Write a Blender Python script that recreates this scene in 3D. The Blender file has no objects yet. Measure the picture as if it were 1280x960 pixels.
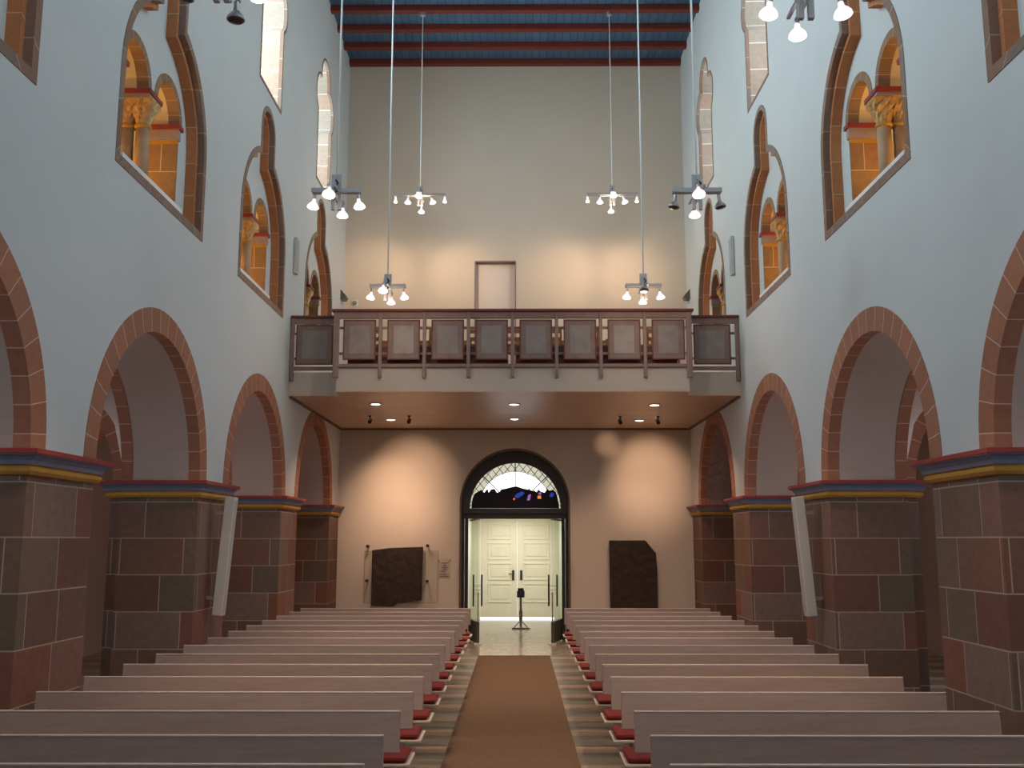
import bpy, bmesh, math, random
from mathutils import Vector, Matrix
random.seed(7)
PI = math.pi
SC = bpy.context.scene
COL = SC.collection

# ------------------------------------------------------------------ helpers
class MB:
    """collects faces of one mesh"""
    def __init__(s):
        s.v = []; s.f = []; s.m = []; s.a = []
    def vert(s, p, a=0.0):
        s.v.append(tuple(p)); s.a.append(a); return len(s.v) - 1
    def face(s, idx, m=0):
        s.f.append(tuple(idx)); s.m.append(m)
    def box(s, x0, x1, y0, y1, z0, z1, m=0):
        b = len(s.v)
        for z in (z0, z1):
            for x, y in ((x0, y0), (x1, y0), (x1, y1), (x0, y1)):
                s.vert((x, y, z))
        for q in ((3, 2, 1, 0), (4, 5, 6, 7), (0, 1, 5, 4), (1, 2, 6, 5), (2, 3, 7, 6), (3, 0, 4, 7)):
            s.face([b + i for i in q], m)
        return s
    def obox(s, M, hx, hy, hz, m=0):
        b = len(s.v)
        for z in (-hz, hz):
            for x, y in ((-hx, -hy), (hx, -hy), (hx, hy), (-hx, hy)):
                s.vert(M @ Vector((x, y, z)))
        for q in ((3, 2, 1, 0), (4, 5, 6, 7), (0, 1, 5, 4), (1, 2, 6, 5), (2, 3, 7, 6), (3, 0, 4, 7)):
            s.face([b + i for i in q], m)
        return s
    def tube(s, p0, p1, r, n=10, m=0, r1=None):
        p0, p1 = Vector(p0), Vector(p1)
        d = (p1 - p0).normalized()
        u = d.orthogonal().normalized(); w = d.cross(u)
        r1 = r if r1 is None else r1
        b = len(s.v)
        for p, q in ((p0, r), (p1, r1)):
            for i in range(n):
                t = 2 * PI * i / n
                s.vert(p + (u * math.cos(t) + w * math.sin(t)) * q)
        for i in range(n):
            j = (i + 1) % n
            s.face((b + i, b + j, b + n + j, b + n + i), m)
        s.face([b + n - 1 - i for i in range(n)], m)
        s.face([b + n + i for i in range(n)], m)
        return s
    def lathe(s, prof, o=(0, 0, 0), n=16, m=0, M=None, caps=True):
        """prof: list of (r, z[, mat])"""
        b = len(s.v); k = len(prof)
        for p in prof:
            for i in range(n):
                t = 2 * PI * i / n
                q = Vector((p[0] * math.cos(t), p[0] * math.sin(t), p[1]))
                if M is not None: q = M @ q
                s.vert(q + Vector(o))
        for j in range(k - 1):
            mm = prof[j][2] if len(prof[j]) > 2 else m
            for i in range(n):
                i2 = (i + 1) % n
                s.face((b + j * n + i, b + j * n + i2, b + (j + 1) * n + i2, b + (j + 1) * n + i), mm)
        if caps:
            s.face([b + n - 1 - i for i in range(n)], m)
            s.face([b + (k - 1) * n + i for i in range(n)], m)
        return s
    def prism(s, poly, fn, d0, d1, m=0):
        """poly of (u,v); fn(u,v,d)->xyz"""
        b = len(s.v); n = len(poly)
        for d in (d0, d1):
            for u, v in poly: s.vert(fn(u, v, d))
        for i in range(n):
            j = (i + 1) % n
            s.face((b + i, b + j, b + n + j, b + n + i), m)
        s.face([b + n - 1 - i for i in range(n)], m)
        s.face([b + n + i for i in range(n)], m)
        return s
    def sweep(s, path, prof, fn, closed=True, ring=False, s0=0.0):
        """path(o)->[(u,v)], prof [(offset, depth, mat)], fn(u,v,d)->xyz; ring closes the profile"""
        base = path(0.0); n = len(base); acc = [s0]
        for i in range(1, n):
            acc.append(acc[-1] + math.dist(base[i], base[i - 1]))
        rows = []
        for o, d, mm in prof:
            rows.append([s.vert(fn(u, v, d), acc[i]) for i, (u, v) in enumerate(path(o))])
        K = len(prof)
        for j in range(K if ring else K - 1):
            a, c = rows[j], rows[(j + 1) % K]
            for i in range(n if closed else n - 1):
                i2 = (i + 1) % n
                s.face((a[i], a[i2], c[i2], c[i]), prof[j][2])
        if ring and not closed:
            s.face([r[0] for r in rows], prof[0][2]); s.face([r[-1] for r in reversed(rows)], prof[0][2])
        return s

def obj(name, mb, mats, parent=None, bevel=0.0, smooth=False, loc=None):
    me = bpy.data.meshes.new(name)
    me.from_pydata(mb.v, [], mb.f)
    mats = mats if isinstance(mats, (list, tuple)) else [mats]
    for m in mats: me.materials.append(m)
    for p, mi in zip(me.polygons, mb.m):
        p.material_index = mi
        p.use_smooth = smooth
    if any(mb.a):
        at = me.attributes.new('s', 'FLOAT', 'POINT')
        for i, a in enumerate(mb.a): at.data[i].value = a
    bm = bmesh.new(); bm.from_mesh(me)
    bmesh.ops.recalc_face_normals(bm, faces=bm.faces)
    bm.to_mesh(me); bm.free()
    o = bpy.data.objects.new(name, me); COL.objects.link(o)
    if loc: o.location = loc
    if parent is not None: o.parent = parent
    if bevel:
        b = o.modifiers.new('edge', 'BEVEL'); b.width = bevel; b.segments = 2; b.limit_method = 'ANGLE'
    if smooth:
        bm = None
        try: me.shade_smooth_by_angle = None
        except Exception: pass
    return o

def tag(o, label, cat, group=None, kind=None):
    o['label'] = label; o['category'] = cat
    if group: o['group'] = group
    if kind: o['kind'] = kind
    return o

def empty(name, loc, rz=0.0):
    o = bpy.data.objects.new(name, None); COL.objects.link(o)
    o.location = loc; o.rotation_euler = (0, 0, rz); o.empty_display_size = 0.1
    return o

def copy_tree(o, parent=None):
    c = o.copy(); COL.objects.link(c)
    if parent is not None: c.parent = parent
    for ch in [x for x in o.children]: copy_tree(ch, c)
    return c

def plate(name, outline, holes, t, fn, mats, parent=None):
    """flat slab with holes; outline/holes [(u,v)], thickness t (d from 0 to t); fn(u,v,d)->xyz"""
    cu = bpy.data.curves.new('tmp', 'CURVE'); cu.dimensions = '2D'; cu.fill_mode = 'BOTH'; cu.extrude = t / 2
    for poly in [outline] + holes:
        sp = cu.splines.new('POLY'); sp.points.add(len(poly) - 1); sp.use_cyclic_u = True
        for p, (u, v) in zip(sp.points, poly): p.co = (u, v, 0, 1)
    ob = bpy.data.objects.new('tmp', cu); COL.objects.link(ob)
    dg = bpy.context.evaluated_depsgraph_get(); dg.update()
    me = bpy.data.meshes.new_from_object(ob.evaluated_get(dg))
    bpy.data.objects.remove(ob); bpy.data.curves.remove(cu)
    for v in me.vertices: v.co = fn(v.co.x, v.co.y, v.co.z + t / 2)
    bm = bmesh.new(); bm.from_mesh(me)
    bmesh.ops.remove_doubles(bm, verts=bm.verts, dist=1e-5)
    bmesh.ops.recalc_face_normals(bm, faces=bm.faces); bm.to_mesh(me); bm.free()
    me.materials.clear()
    for m in (mats if isinstance(mats, (list, tuple)) else [mats]): me.materials.append(m)
    for p in me.polygons: p.use_smooth = False; p.material_index = 0
    me.name = name
    o = bpy.data.objects.new(name, me); COL.objects.link(o)
    if parent is not None: o.parent = parent
    return o

def arc(cu, cv, r, a0, a1, n):
    return [(cu + r * math.cos(a0 + (a1 - a0) * i / n), cv + r * math.sin(a0 + (a1 - a0) * i / n)) for i in range(n + 1)]

# ------------------------------------------------------------------ materials
class NT:
    def __init__(s, name):
        s.mat = bpy.data.materials.new(name); s.mat.use_nodes = True
        s.t = s.mat.node_tree; s.n = s.t.nodes; s.l = s.t.links
        s.b = s.n['Principled BSDF']
    def add(s, kind, **kw):
        nd = s.n.new(kind)
        for k, v in kw.items():
            if k == 'inp':
                for kk, vv in v.items():
                    if isinstance(vv, bpy.types.NodeSocket): s.l.new(vv, nd.inputs[kk])
                    else: nd.inputs[kk].default_value = vv
            else: setattr(nd, k, v)
        return nd
    def math(s, op, a, b=0.0):
        return s.add('ShaderNodeMath', operation=op, inp={0: a, 1: b}).outputs[0]
    def ramp(s, fac, stops, interp='LINEAR'):
        r = s.add('ShaderNodeValToRGB', inp={0: fac}); cr = r.color_ramp; cr.interpolation = interp
        while len(cr.elements) < len(stops): cr.elements.new(0.5)
        for e, (p, c) in zip(cr.elements, stops): e.position = p; e.color = (*c, 1)
        return r.outputs[0]
    def mix(s, f, a, b, mode='MIX'):
        m = s.add('ShaderNodeMix', data_type='RGBA', blend_type=mode)
        for k, v in ((0, f), (6, a), (7, b)):
            if isinstance(v, bpy.types.NodeSocket): s.l.new(v, m.inputs[k])
            else: m.inputs[k].default_value = (*v, 1) if isinstance(v, tuple) and len(v) == 3 else v
        return m.outputs[2]
    def obj(s):
        return s.add('ShaderNodeTexCoord').outputs['Object']
    def noise(s, scale, detail=4.0, vec=None, rough=0.6):
        return s.add('ShaderNodeTexNoise', inp={'Vector': vec or s.obj(), 'Scale': scale, 'Detail': detail, 'Roughness': rough}).outputs[0]
    def out(s, col, rough=0.8, bump=None, bs=0.2, bd=0.01, metal=0.0, spec=None):
        if isinstance(col, bpy.types.NodeSocket): s.l.new(col, s.b.inputs['Base Color'])
        else: s.b.inputs['Base Color'].default_value = (*col, 1)
        if isinstance(rough, bpy.types.NodeSocket): s.l.new(rough, s.b.inputs['Roughness'])
        else: s.b.inputs['Roughness'].default_value = rough
        s.b.inputs['Metallic'].default_value = metal
        if spec is not None: s.b.inputs['Specular IOR Level'].default_value = spec
        if bump is not None:
            bp = s.add('ShaderNodeBump', inp={'Height': bump, 'Strength': bs, 'Distance': bd})
            s.l.new(bp.outputs[0], s.b.inputs['Normal'])
        return s.mat

def paint(name, c, rough=0.8, amt=0.12, scale=6.0, bs=0.15, metal=0.0, fine=60.0):
    t = NT(name)
    n = t.noise(scale)
    lo = tuple(x * (1 - amt) for x in c); hi = tuple(min(1, x * (1 + amt)) for x in c)
    col = t.ramp(n, [(0.3, lo), (0.7, hi)])
    return t.out(col, rough, t.noise(fine, 3), bs, 0.004, metal)

def emit(name, c, st):
    t = NT(name)
    e = t.add('ShaderNodeEmission', inp={0: (*c, 1), 1: st})
    t.l.new(e.outputs[0], t.n['Material Output'].inputs[0])
    return t.mat

def blocks(name, bw, bh, stops, mortar, msize=0.006, rough=0.85):
    t = NT(name)
    sep = t.add('ShaderNodeSeparateXYZ', inp={0: t.obj()})
    u = t.math('ADD', sep.outputs[0], sep.outputs[1])
    v = t.math('ADD', sep.outputs[2], 0.03)
    vec = t.add('ShaderNodeCombineXYZ', inp={0: u, 1: v, 2: 0.0}).outputs[0]
    br = t.add('ShaderNodeTexBrick', offset=0.37, offset_frequency=2, squash=0.72, squash_frequency=3,
               inp={'Vector': vec, 'Color1': (0, 0, 0, 1), 'Color2': (1, 1, 1, 1), 'Mortar': (0.5, 0.5, 0.5, 1), 'Scale': 1.0,
                    'Mortar Size': msize, 'Mortar Smooth': 0.1, 'Bias': 0.0, 'Brick Width': bw, 'Row Height': bh})
    col = t.ramp(br.outputs[0], stops)
    n = t.noise(14.0, 6)
    col = t.mix(0.5, col, t.ramp(n, [(0.3, (0.55, 0.55, 0.55)), (0.7, (1.0, 1.0, 1.0))]), 'MULTIPLY')
    col = t.mix(br.outputs[1], col, mortar)
    h = t.math('SUBTRACT', t.math('MULTIPLY', t.noise(90.0, 3), 0.3), br.outputs[1])
    return t.out(col, rough, h, 0.35, 0.006)

def course(name, L, stops, mortar, ms=0.02, off=0.0, rough=0.85):
    """stones set one after another along the swept length stored on the mesh"""
    t = NT(name)
    s = t.add('ShaderNodeAttribute', attribute_name='s').outputs['Fac']
    q = t.math('ADD', t.math('DIVIDE', s, L), off)
    fr = t.math('FRACT', q); fl = t.math('FLOOR', q)
    wn = t.add('ShaderNodeTexWhiteNoise', noise_dimensions='1D', inp={'W': fl}).outputs[0]
    col = t.ramp(wn, stops)
    n = t.noise(16.0, 6)
    col = t.mix(0.45, col, t.ramp(n, [(0.3, (0.6, 0.6, 0.6)), (0.7, (1.0, 1.0, 1.0))]), 'MULTIPLY')
    edge = t.math('LESS_THAN', t.math('ABSOLUTE', t.math('SUBTRACT', fr, 0.5)), 0.5 - ms)
    j = t.math('SUBTRACT', 1.0, edge)
    col = t.mix(j, col, mortar)
    h = t.math('SUBTRACT', t.math('MULTIPLY', t.noise(90.0, 3), 0.3), j)
    return t.out(col, rough, h, 0.3, 0.006)

M = {}
def plaster(name, c, dark):
    t = NT(name)
    n = t.noise(0.7, 5); f = t.noise(30.0, 4)
    col = t.ramp(n, [(0.25, dark), (0.75, c)])
    return t.out(col, 0.92, f, 0.12, 0.004)
M['plaster'] = plaster('wall plaster', (0.595, 0.635, 0.63), (0.55, 0.585, 0.58))
M['recess'] = plaster('recess plaster', (0.72, 0.66, 0.60), (0.69, 0.63, 0.57))
M['back'] = plaster('west wall plaster', (0.64, 0.575, 0.475), (0.60, 0.535, 0.44))
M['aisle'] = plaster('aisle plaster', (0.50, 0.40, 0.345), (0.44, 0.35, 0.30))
M['cream'] = plaster('passage plaster', (0.72, 0.60, 0.36), (0.68, 0.56, 0.33))
M['stone'] = blocks('pier sandstone', 0.74, 0.42,
    [(0.0, (0.165, 0.065, 0.042)), (0.25, (0.135, 0.10, 0.07)), (0.5, (0.205, 0.13, 0.105)), (0.75, (0.20, 0.08, 0.048)), (1.0, (0.15, 0.12, 0.088))],
    (0.34, 0.28, 0.22))
M['ring'] = course('arch voussoirs', 0.262,
    [(0.0, (0.36, 0.145, 0.08)), (0.35, (0.40, 0.18, 0.105)), (0.65, (0.34, 0.15, 0.09)), (1.0, (0.43, 0.18, 0.10))], (0.55, 0.42, 0.33), 0.02)
M['jamb'] = course('grey brown jamb stone', 0.52,
    [(0.0, (0.24, 0.165, 0.12)), (0.5, (0.28, 0.205, 0.165)), (1.0, (0.28, 0.15, 0.09))], (0.42, 0.36, 0.3), 0.012)
M['jamb2'] = course('orange jamb stone', 0.47,
    [(0.0, (0.52, 0.20, 0.075)), (0.5, (0.58, 0.23, 0.09)), (1.0, (0.48, 0.18, 0.07))], (0.6, 0.4, 0.22), 0.012, 0.35)
M['splay'] = course('window splay stone', 0.45,
    [(0.0, (0.42, 0.33, 0.26)), (0.5, (0.40, 0.34, 0.27)), (1.0, (0.44, 0.29, 0.21))], (0.75, 0.68, 0.6), 0.018)
M['smallring'] = course('small arch stone', 0.22, [(0.0, (0.34, 0.2, 0.11)), (1.0, (0.28, 0.17, 0.10))], (0.5, 0.38, 0.25), 0.02)
M['sill_blocks'] = blocks('passage jamb blocks', 0.7, 0.36,
    [(0.0, (0.36, 0.2, 0.08)), (0.5, (0.30, 0.18, 0.085)), (1.0, (0.40, 0.19, 0.08))], (0.6, 0.42, 0.2))
M['column'] = paint('column stone', (0.45, 0.30, 0.17), 0.7)
M['gold'] = paint('gilded capital', (0.55, 0.33, 0.12), 0.5, 0.3, 25)
M['red'] = paint('cornice red', (0.28, 0.035, 0.03), 0.6)
M['blue'] = paint('cornice blue grey', (0.16, 0.19, 0.29), 0.6)
M['yellow'] = paint('cornice ochre', (0.50, 0.26, 0.04), 0.55)
M['greypaint'] = paint('impost grey', (0.34, 0.26, 0.24), 0.7)
M['beam'] = paint('beam red', (0.17, 0.025, 0.012), 0.6)
def plank_mat():
    t = NT('ceiling planks blue')
    sep = t.add('ShaderNodeSeparateXYZ', inp={0: t.obj()})
    q = t.math('DIVIDE', sep.outputs[0], 0.16)
    fr = t.math('FRACT', q)
    j = t.math('LESS_THAN', fr, 0.09)
    wn = t.add('ShaderNodeTexWhiteNoise', noise_dimensions='1D', inp={'W': t.math('FLOOR', q)}).outputs[0]
    col = t.ramp(wn, [(0.0, (0.055, 0.125, 0.21)), (1.0, (0.075, 0.155, 0.26))])
    col = t.mix(j, col, (0.03, 0.05, 0.09))
    return t.out(col, 0.6, t.math('SUBTRACT', 1.0, j), 0.5, 0.01)
M['planks'] = plank_mat()
def floor_mat():
    t = NT('stone floor')
    sep = t.add('ShaderNodeSeparateXYZ', inp={0: t.obj()})
    x, y = sep.outputs[0], sep.outputs[1]
    fr = t.math('FRACT', t.math('DIVIDE', t.math('ADD', y, 0.12), 0.425))
    band = t.math('LESS_THAN', t.math('FRACT', t.math('DIVIDE', t.math('ADD', y, 0.12), 0.85)), 0.36)
    n = t.noise(5.0, 6)
    a = t.ramp(n, [(0.3, (0.13, 0.125, 0.10)), (0.7, (0.17, 0.16, 0.135))])
    b = t.ramp(n, [(0.3, (0.30, 0.23, 0.17)), (0.7, (0.36, 0.28, 0.21))])
    col = t.mix(band, a, b)
    far = t.math('GREATER_THAN', y, 18.25)
    f2 = t.ramp(n, [(0.3, (0.30, 0.27, 0.23)), (0.7, (0.40, 0.36, 0.31))])
    col = t.mix(far, col, f2)
    return t.out(col, t.math('SUBTRACT', 0.36, t.math('MULTIPLY', far, 0.18)), t.noise(20.0, 3), 0.05, 0.003)
M['floor'] = floor_mat()
def runner_mat():
    t = NT('coir runner')
    w = t.add('ShaderNodeTexWave', wave_type='BANDS', bands_direction='Y', inp={'Vector': t.obj(), 'Scale': 22.0, 'Distortion': 1.5, 'Detail': 2.0}).outputs[1]
    n = t.noise(45.0, 5)
    col = t.ramp(n, [(0.25, (0.085, 0.05, 0.03)), (0.75, (0.20, 0.12, 0.07))])
    col = t.mix(0.35, col, t.ramp(w, [(0.2, (0.5, 0.5, 0.5)), (0.8, (1, 1, 1))]), 'MULTIPLY')
    return t.out(col, 0.95, t.math('ADD', n, w), 0.5, 0.006)
M['runner'] = runner_mat()
def pew_mat():
    t = NT('pew painted wood')
    mp = t.add('ShaderNodeMapping', inp={'Vector': t.obj(), 'Scale': (1.5, 14.0, 14.0)}).outputs[0]
    n = t.noise(3.0, 5, mp)
    col = t.ramp(n, [(0.3, (0.31, 0.235, 0.20)), (0.7, (0.37, 0.285, 0.245))])
    return t.out(col, 0.42, n, 0.06, 0.003)
M['pew'] = pew_mat()
M['pew_edge'] = paint('pew pale edge', (0.62, 0.54, 0.46), 0.35)  # pale seat planks, and the highlight painted along backrest tops
M['cushion'] = paint('red cushion', (0.15, 0.008, 0.008), 0.85, 0.2, 30, 0.3)
M['pew_leg'] = paint('pew support', (0.30, 0.23, 0.19), 0.5)
M['rail'] = paint('gallery timber taupe', (0.27, 0.18, 0.155), 0.55)
M['rail_red'] = paint('gallery timber red brown', (0.16, 0.045, 0.035), 0.5)
M['panel_mid'] = paint('panel taupe', (0.24, 0.17, 0.145), 0.6)
M['panel_in'] = paint('panel grey inset', (0.27, 0.235, 0.215), 0.45)
M['fascia'] = plaster('gallery fascia', (0.60, 0.55, 0.47), (0.56, 0.51, 0.43))
def soffit_mat():
    t = NT('soffit boards')
    sep = t.add('ShaderNodeSeparateXYZ', inp={0: t.obj()})
    q = t.math('DIVIDE', sep.outputs[1], 0.12); fr = t.math('FRACT', q)
    j = t.math('LESS_THAN', fr, 0.06)
    wn = t.add('ShaderNodeTexWhiteNoise', noise_dimensions='1D', inp={'W': t.math('FLOOR', q)}).outputs[0]
    col = t.ramp(wn, [(0.0, (0.60, 0.43, 0.30)), (1.0, (0.66, 0.48, 0.34))])
    col = t.mix(j, col, (0.26, 0.15, 0.09))
    return t.out(col, 0.35, t.math('SUBTRACT', 1.0, j), 0.2, 0.004)
M['soffit'] = soffit_mat()
M['chairwood'] = paint('orange brown chair wood', (0.42, 0.16, 0.05), 0.4, 0.2, 12)
M['steel'] = paint('brushed steel', (0.46, 0.47, 0.48), 0.35, 0.05, 20, 0.05, 0.6)
M['chrome'] = paint('pale metal', (0.7, 0.7, 0.7), 0.25, 0.05, 20, 0.02, 0.8)
M['polish'] = paint('polished threshold metal', (0.9, 0.88, 0.86), 0.12, 0.02, 20, 0.0, 1.0)
M['cable'] = paint('cable light grey', (0.62, 0.66, 0.66), 0.5, 0.03)
M['black'] = paint('black metal', (0.015, 0.014, 0.013), 0.45)
M['bulb'] = emit('lamp glass lit', (1.0, 0.9, 0.86), 6.0)
M['reflector'] = emit('glowing dichroic reflector', (1.0, 0.80, 0.84), 0.95)
M['bulb_off'] = paint('lamp glass dark', (0.06, 0.05, 0.05), 0.15)
M['cream_paint'] = paint('door cream paint', (0.74, 0.70, 0.57), 0.45, 0.04)
M['vest'] = paint('vestibule plaster', (0.62, 0.62, 0.52), 0.8, 0.05)
M['bronze'] = paint('dark bronze frame', (0.035, 0.03, 0.022), 0.5)
M['frame_brown'] = paint('portal brown stone', (0.16, 0.105, 0.07), 0.7)
M['kick'] = paint('dark green grey kick plate', (0.075, 0.085, 0.075), 0.25)
M['slab'] = None
def slab_mat():
    t = NT('dark carved stone')
    n = t.noise(9.0, 6); v = t.add('ShaderNodeTexVoronoi', inp={'Vector': t.obj(), 'Scale': 7.0}).outputs[0]
    col = t.ramp(n, [(0.3, (0.02, 0.011, 0.006)), (0.7, (0.045, 0.026, 0.013))])
    return t.out(col, 0.75, t.math('ADD', n, v), 0.8, 0.02)
M['slab'] = slab_mat()
def mottle_mat():
    t = NT('mottled painted plaster')
    n = t.noise(9.0, 7); w = t.add('ShaderNodeTexVoronoi', feature='DISTANCE_TO_EDGE', inp={'Vector': t.obj(), 'Scale': 3.5}).outputs[0]
    col = t.ramp(n, [(0.3, (0.26, 0.18, 0.16)), (0.7, (0.38, 0.28, 0.25))])
    col = t.mix(t.math('LESS_THAN', w, 0.02), col, (0.24, 0.165, 0.145))
    return t.out(col, 0.9, n, 0.2, 0.005)
M['mottle'] = mottle_mat()
def glass_mat(name, tint, trans):
    t = NT(name)
    tr = t.add('ShaderNodeBsdfTransparent', inp={0: (*tint, 1)})
    gl = t.add('ShaderNodeBsdfGlossy', inp={'Color': (1, 1, 1, 1), 'Roughness': 0.03})
    mx = t.add('ShaderNodeMixShader', inp={0: trans, 1: tr.outputs[0], 2: gl.outputs[0]})
    t.l.new(mx.outputs[0], t.n['Material Output'].inputs[0])
    return t.mat
M['glass'] = glass_mat('clear glass', (0.93, 0.97, 0.94), 0.06)
M['winglass'] = glass_mat('window glass', (0.95, 0.97, 1.0), 0.04)
M['speaker'] = paint('pale grey loudspeaker', (0.55, 0.55, 0.52), 0.5, 0.04)
M['grille'] = paint('loudspeaker grille', (0.40, 0.40, 0.38), 0.6, 0.1, 150)
M['white'] = paint('white enamel', (0.75, 0.76, 0.75), 0.4, 0.03)
M['lat_clear'] = emit('daylit clear leaded glass', (1.0, 0.99, 1.0), 1.6)
M['lat_cream'] = emit('daylit cream leaded glass', (0.72, 0.69, 0.53), 0.62)
M['st_blue'] = emit('daylit blue glass', (0.03, 0.06, 0.35), 0.6)
M['st_violet'] = emit('daylit violet glass', (0.32, 0.12, 0.45), 0.7)
M['st_orange'] = emit('daylit orange glass', (0.9, 0.25, 0.06), 0.7)
M['lead'] = paint('lead came', (0.01, 0.01, 0.012), 0.6)
M['darkglass'] = paint('dark painted glass', (0.006, 0.005, 0.009), 0.7)
M['acrylic'] = glass_mat('clear acrylic', (0.975, 0.98, 0.975), 0.02)

# ------------------------------------------------------------------ layout (metres; X right, Y towards the door, Z up)
XL, XR = -3.75, 3.65
YB, YF = 20.8, -4.2
TH = 0.92
BAYS = [-2.1, 2.0, 6.1, 10.2, 14.28, 18.35]
ZS = 2.74                      # springing, top of the pier cornices
RI, RO = 1.45, 1.70
ZC = 12.56                     # ceiling
NSH = 0.17                     # the openings sit a little nearer the camera than the arches
def side(sg):
    """fn(u=Y, v=Z, d=depth into the wall) for the left (-1) or right (+1) nave wall"""
    X = XL if sg < 0 else XR
    return lambda u, v, d: (X + sg * d, u, v)

def keyhole(c):
    def path(o):
        R = 1.28 - o; r = 0.40 - 0.8 * o; zc = 6.52; zb = 5.55 + o; zl = 8.10
        zi = zc + math.sqrt(R * R - r * r); ai = math.asin((zi - zc) / R)
        p = [(c, zb), (c + R, zb), (c + R, (zb + zc) / 2)]
        p += arc(c, zc, R, 0, ai, 14)
        p += arc(c, max(zl, zi + 0.02), r, 0, PI, 16)
        p += arc(c, zc, R, PI - ai, PI, 14)
        p += [(c - R, (zb + zc) / 2), (c - R, zb)]
        return p
    return path

def trefoil(c):
    def path(o):
        w = 0.66 - o; zb = 8.72 + o; cy, z1, r = 0.42, 10.45, 0.44 - o; z2, r2 = 10.94, 0.43 - o
        a_low = -math.acos(max(-1, min(1, (w - cy) / r)))
        dx, dz = -cy, z2 - z1; D = math.hypot(dx, dz)
        h = (D * D + r * r - r2 * r2) / (2 * D); k = math.sqrt(max(1e-6, r * r - h * h))
        ix, iz = cy + dx * h / D + dz / D * k, z1 + dz * h / D - dx / D * k
        a_hi = math.atan2(iz - z1, ix - cy); b0 = math.atan2(iz - z2, ix)
        rt = [(w, zb), (w, (zb + z1) / 2)] + arc(cy, z1, r, a_low, a_hi, 12)
        top = arc(0, z2, r2, b0, PI - b0, 14)
        lf = [(-u, v) for u, v in reversed(rt)]
        return [(c + u, v) for u, v in [(0, zb)] + rt + top[1:-1] + lf]
    return path
CLER = [b - 0.14 for b in BAYS]

# ------------------------------------------------------------------ the shell
fl = obj('floor', MB().box(-8.2, 8.2, -5.0, 27.5, -0.15, 0.0), M['floor'])
tag(fl, 'grey stone church floor with pale cross bands beside the runner', 'floor', kind='structure')

ce = obj('ceiling', MB().box(-5.2, 5.1, YF - 0.3, YB + 0.4, ZC + 0.11, ZC + 0.21), M['planks'])
tag(ce, 'flat blue planked ceiling with dark red cross beams', 'ceiling', kind='structure')
k = 0
while YB - 0.1 - 0.75 * k > YF:
    y = YB - 0.08 - 0.75 * k
    mb = MB().box(XL - 0.3, XR + 0.3, y - 0.07, y + 0.07, ZC - 0.02, ZC + 0.11)
    obj('beam', mb, M['beam'], ce, 0.012); k += 1

def semi(c, r0):
    return lambda o: arc(c, ZS, r0 - o, PI, 0, 40)
for sg, nm in ((-1, 'left'), (1, 'right')):
    fn = side(sg)
    out = [(YF, ZS)]
    for c in BAYS: out += arc(c, ZS, RI + 0.012, PI, 0, 40)
    out += [(YB + 0.01, ZS), (YB + 0.01, ZC + 0.2), (YF, ZC + 0.2)]
    holes = [keyhole(c - NSH)(0.02) for c in BAYS[2:]] + [trefoil(c)(0.02) for c in CLER]
    w = plate('wall_' + nm, out, holes, TH, fn, M['plaster'])
    tag(w, 'pale plastered %s nave wall carried on round stone arches' % nm, 'wall', kind='structure')
    for c in BAYS[1:]:
        mb = MB()
        mb.sweep(semi(c, RO), [(0, -0.006, 0), (RO - RI, -0.006, 0), (RO - RI, 0.13, 0), (0, 0.13, 0)], fn, closed=False, ring=True, s0=0.3)
        mb.sweep(semi(c, RO), [(0, TH - 0.13, 0), (RO - RI, TH - 0.13, 0), (RO - RI, TH + 0.006, 0), (0, TH + 0.006, 0)], fn, closed=False, ring=True, s0=0.17)
        obj('arch_ring', mb, M['ring'], w)
        mb = MB().sweep(semi(c, RI + 0.03), [(0, 0.125, 0), (0.026, 0.125, 0), (0.026, TH - 0.125, 0), (0, TH - 0.125, 0)], fn, closed=False, ring=True)
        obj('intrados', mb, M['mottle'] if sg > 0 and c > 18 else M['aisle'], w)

# back wall with the portal and the recess above the gallery
PC, PR, PZ = -0.06, 1.135, 2.80
RX0, RX1, RZ0, RZ1 = -0.93, -0.035, 4.78, 8.04
bfn = lambda u, v, d: (u, YB + d, v)
out = [(-8.0, 0), (PC - PR, 0)] + arc(PC, PZ, PR, PI, 0, 40) + [(PC + PR, 0), (8.0, 0), (8.0, 5.2), (XR + TH, 5.2), (XR + TH, ZC + 0.2), (XL - TH, ZC + 0.2), (XL - TH, 5.2), (-8.0, 5.2)]
wb = plate('wall_back', out, [[(RX0, RZ0), (RX1, RZ0), (RX1, RZ1), (RX0, RZ1)]], 0.62, bfn, M['back'])
tag(wb, 'plain beige west wall behind the gallery with arched portal', 'wall', kind='structure')
dr = obj('door_4', MB().box(RX0 - 0.03, RX1 + 0.03, YB + 0.14, YB + 0.2, RZ0 - 0.02, RZ1 + 0.03), M['recess'])
tag(dr, 'plain plastered door recess above the gallery railing', 'doorway', kind='structure')
mb = MB()
mb.sweep(lambda o: [(RX0 + o, RZ0), (RX0 + o, RZ1 - o), (RX1 - o, RZ1 - o), (RX1 - o, RZ0)],
         [(-0.004, -0.006, 0), (0.022, -0.006, 0), (0.022, 0.14, 0), (-0.004, 0.14, 0)], bfn, closed=False, ring=True)
obj('reveal', mb, M['rail'], dr)

# wall behind the camera, with three unseen windows added to let in fill light
wf = plate('wall_front', [(-8, 0), (8, 0), (8, 5.2), (5, 5.2), (5, ZC + 0.2), (-5, ZC + 0.2), (-5, 5.2), (-8, 5.2)],
           [[(c - 0.8, 5.0), (c + 0.8, 5.0)] + arc(c, 9.6, 0.8, 0, PI, 20) for c in (-2.2, 0, 2.2)], 0.5, lambda u, v, d: (u, YF - 0.3 - d, v), M['plaster'])
tag(wf, 'plastered east wall with three tall round-headed windows added for fill light', 'wall', kind='structure')

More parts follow.
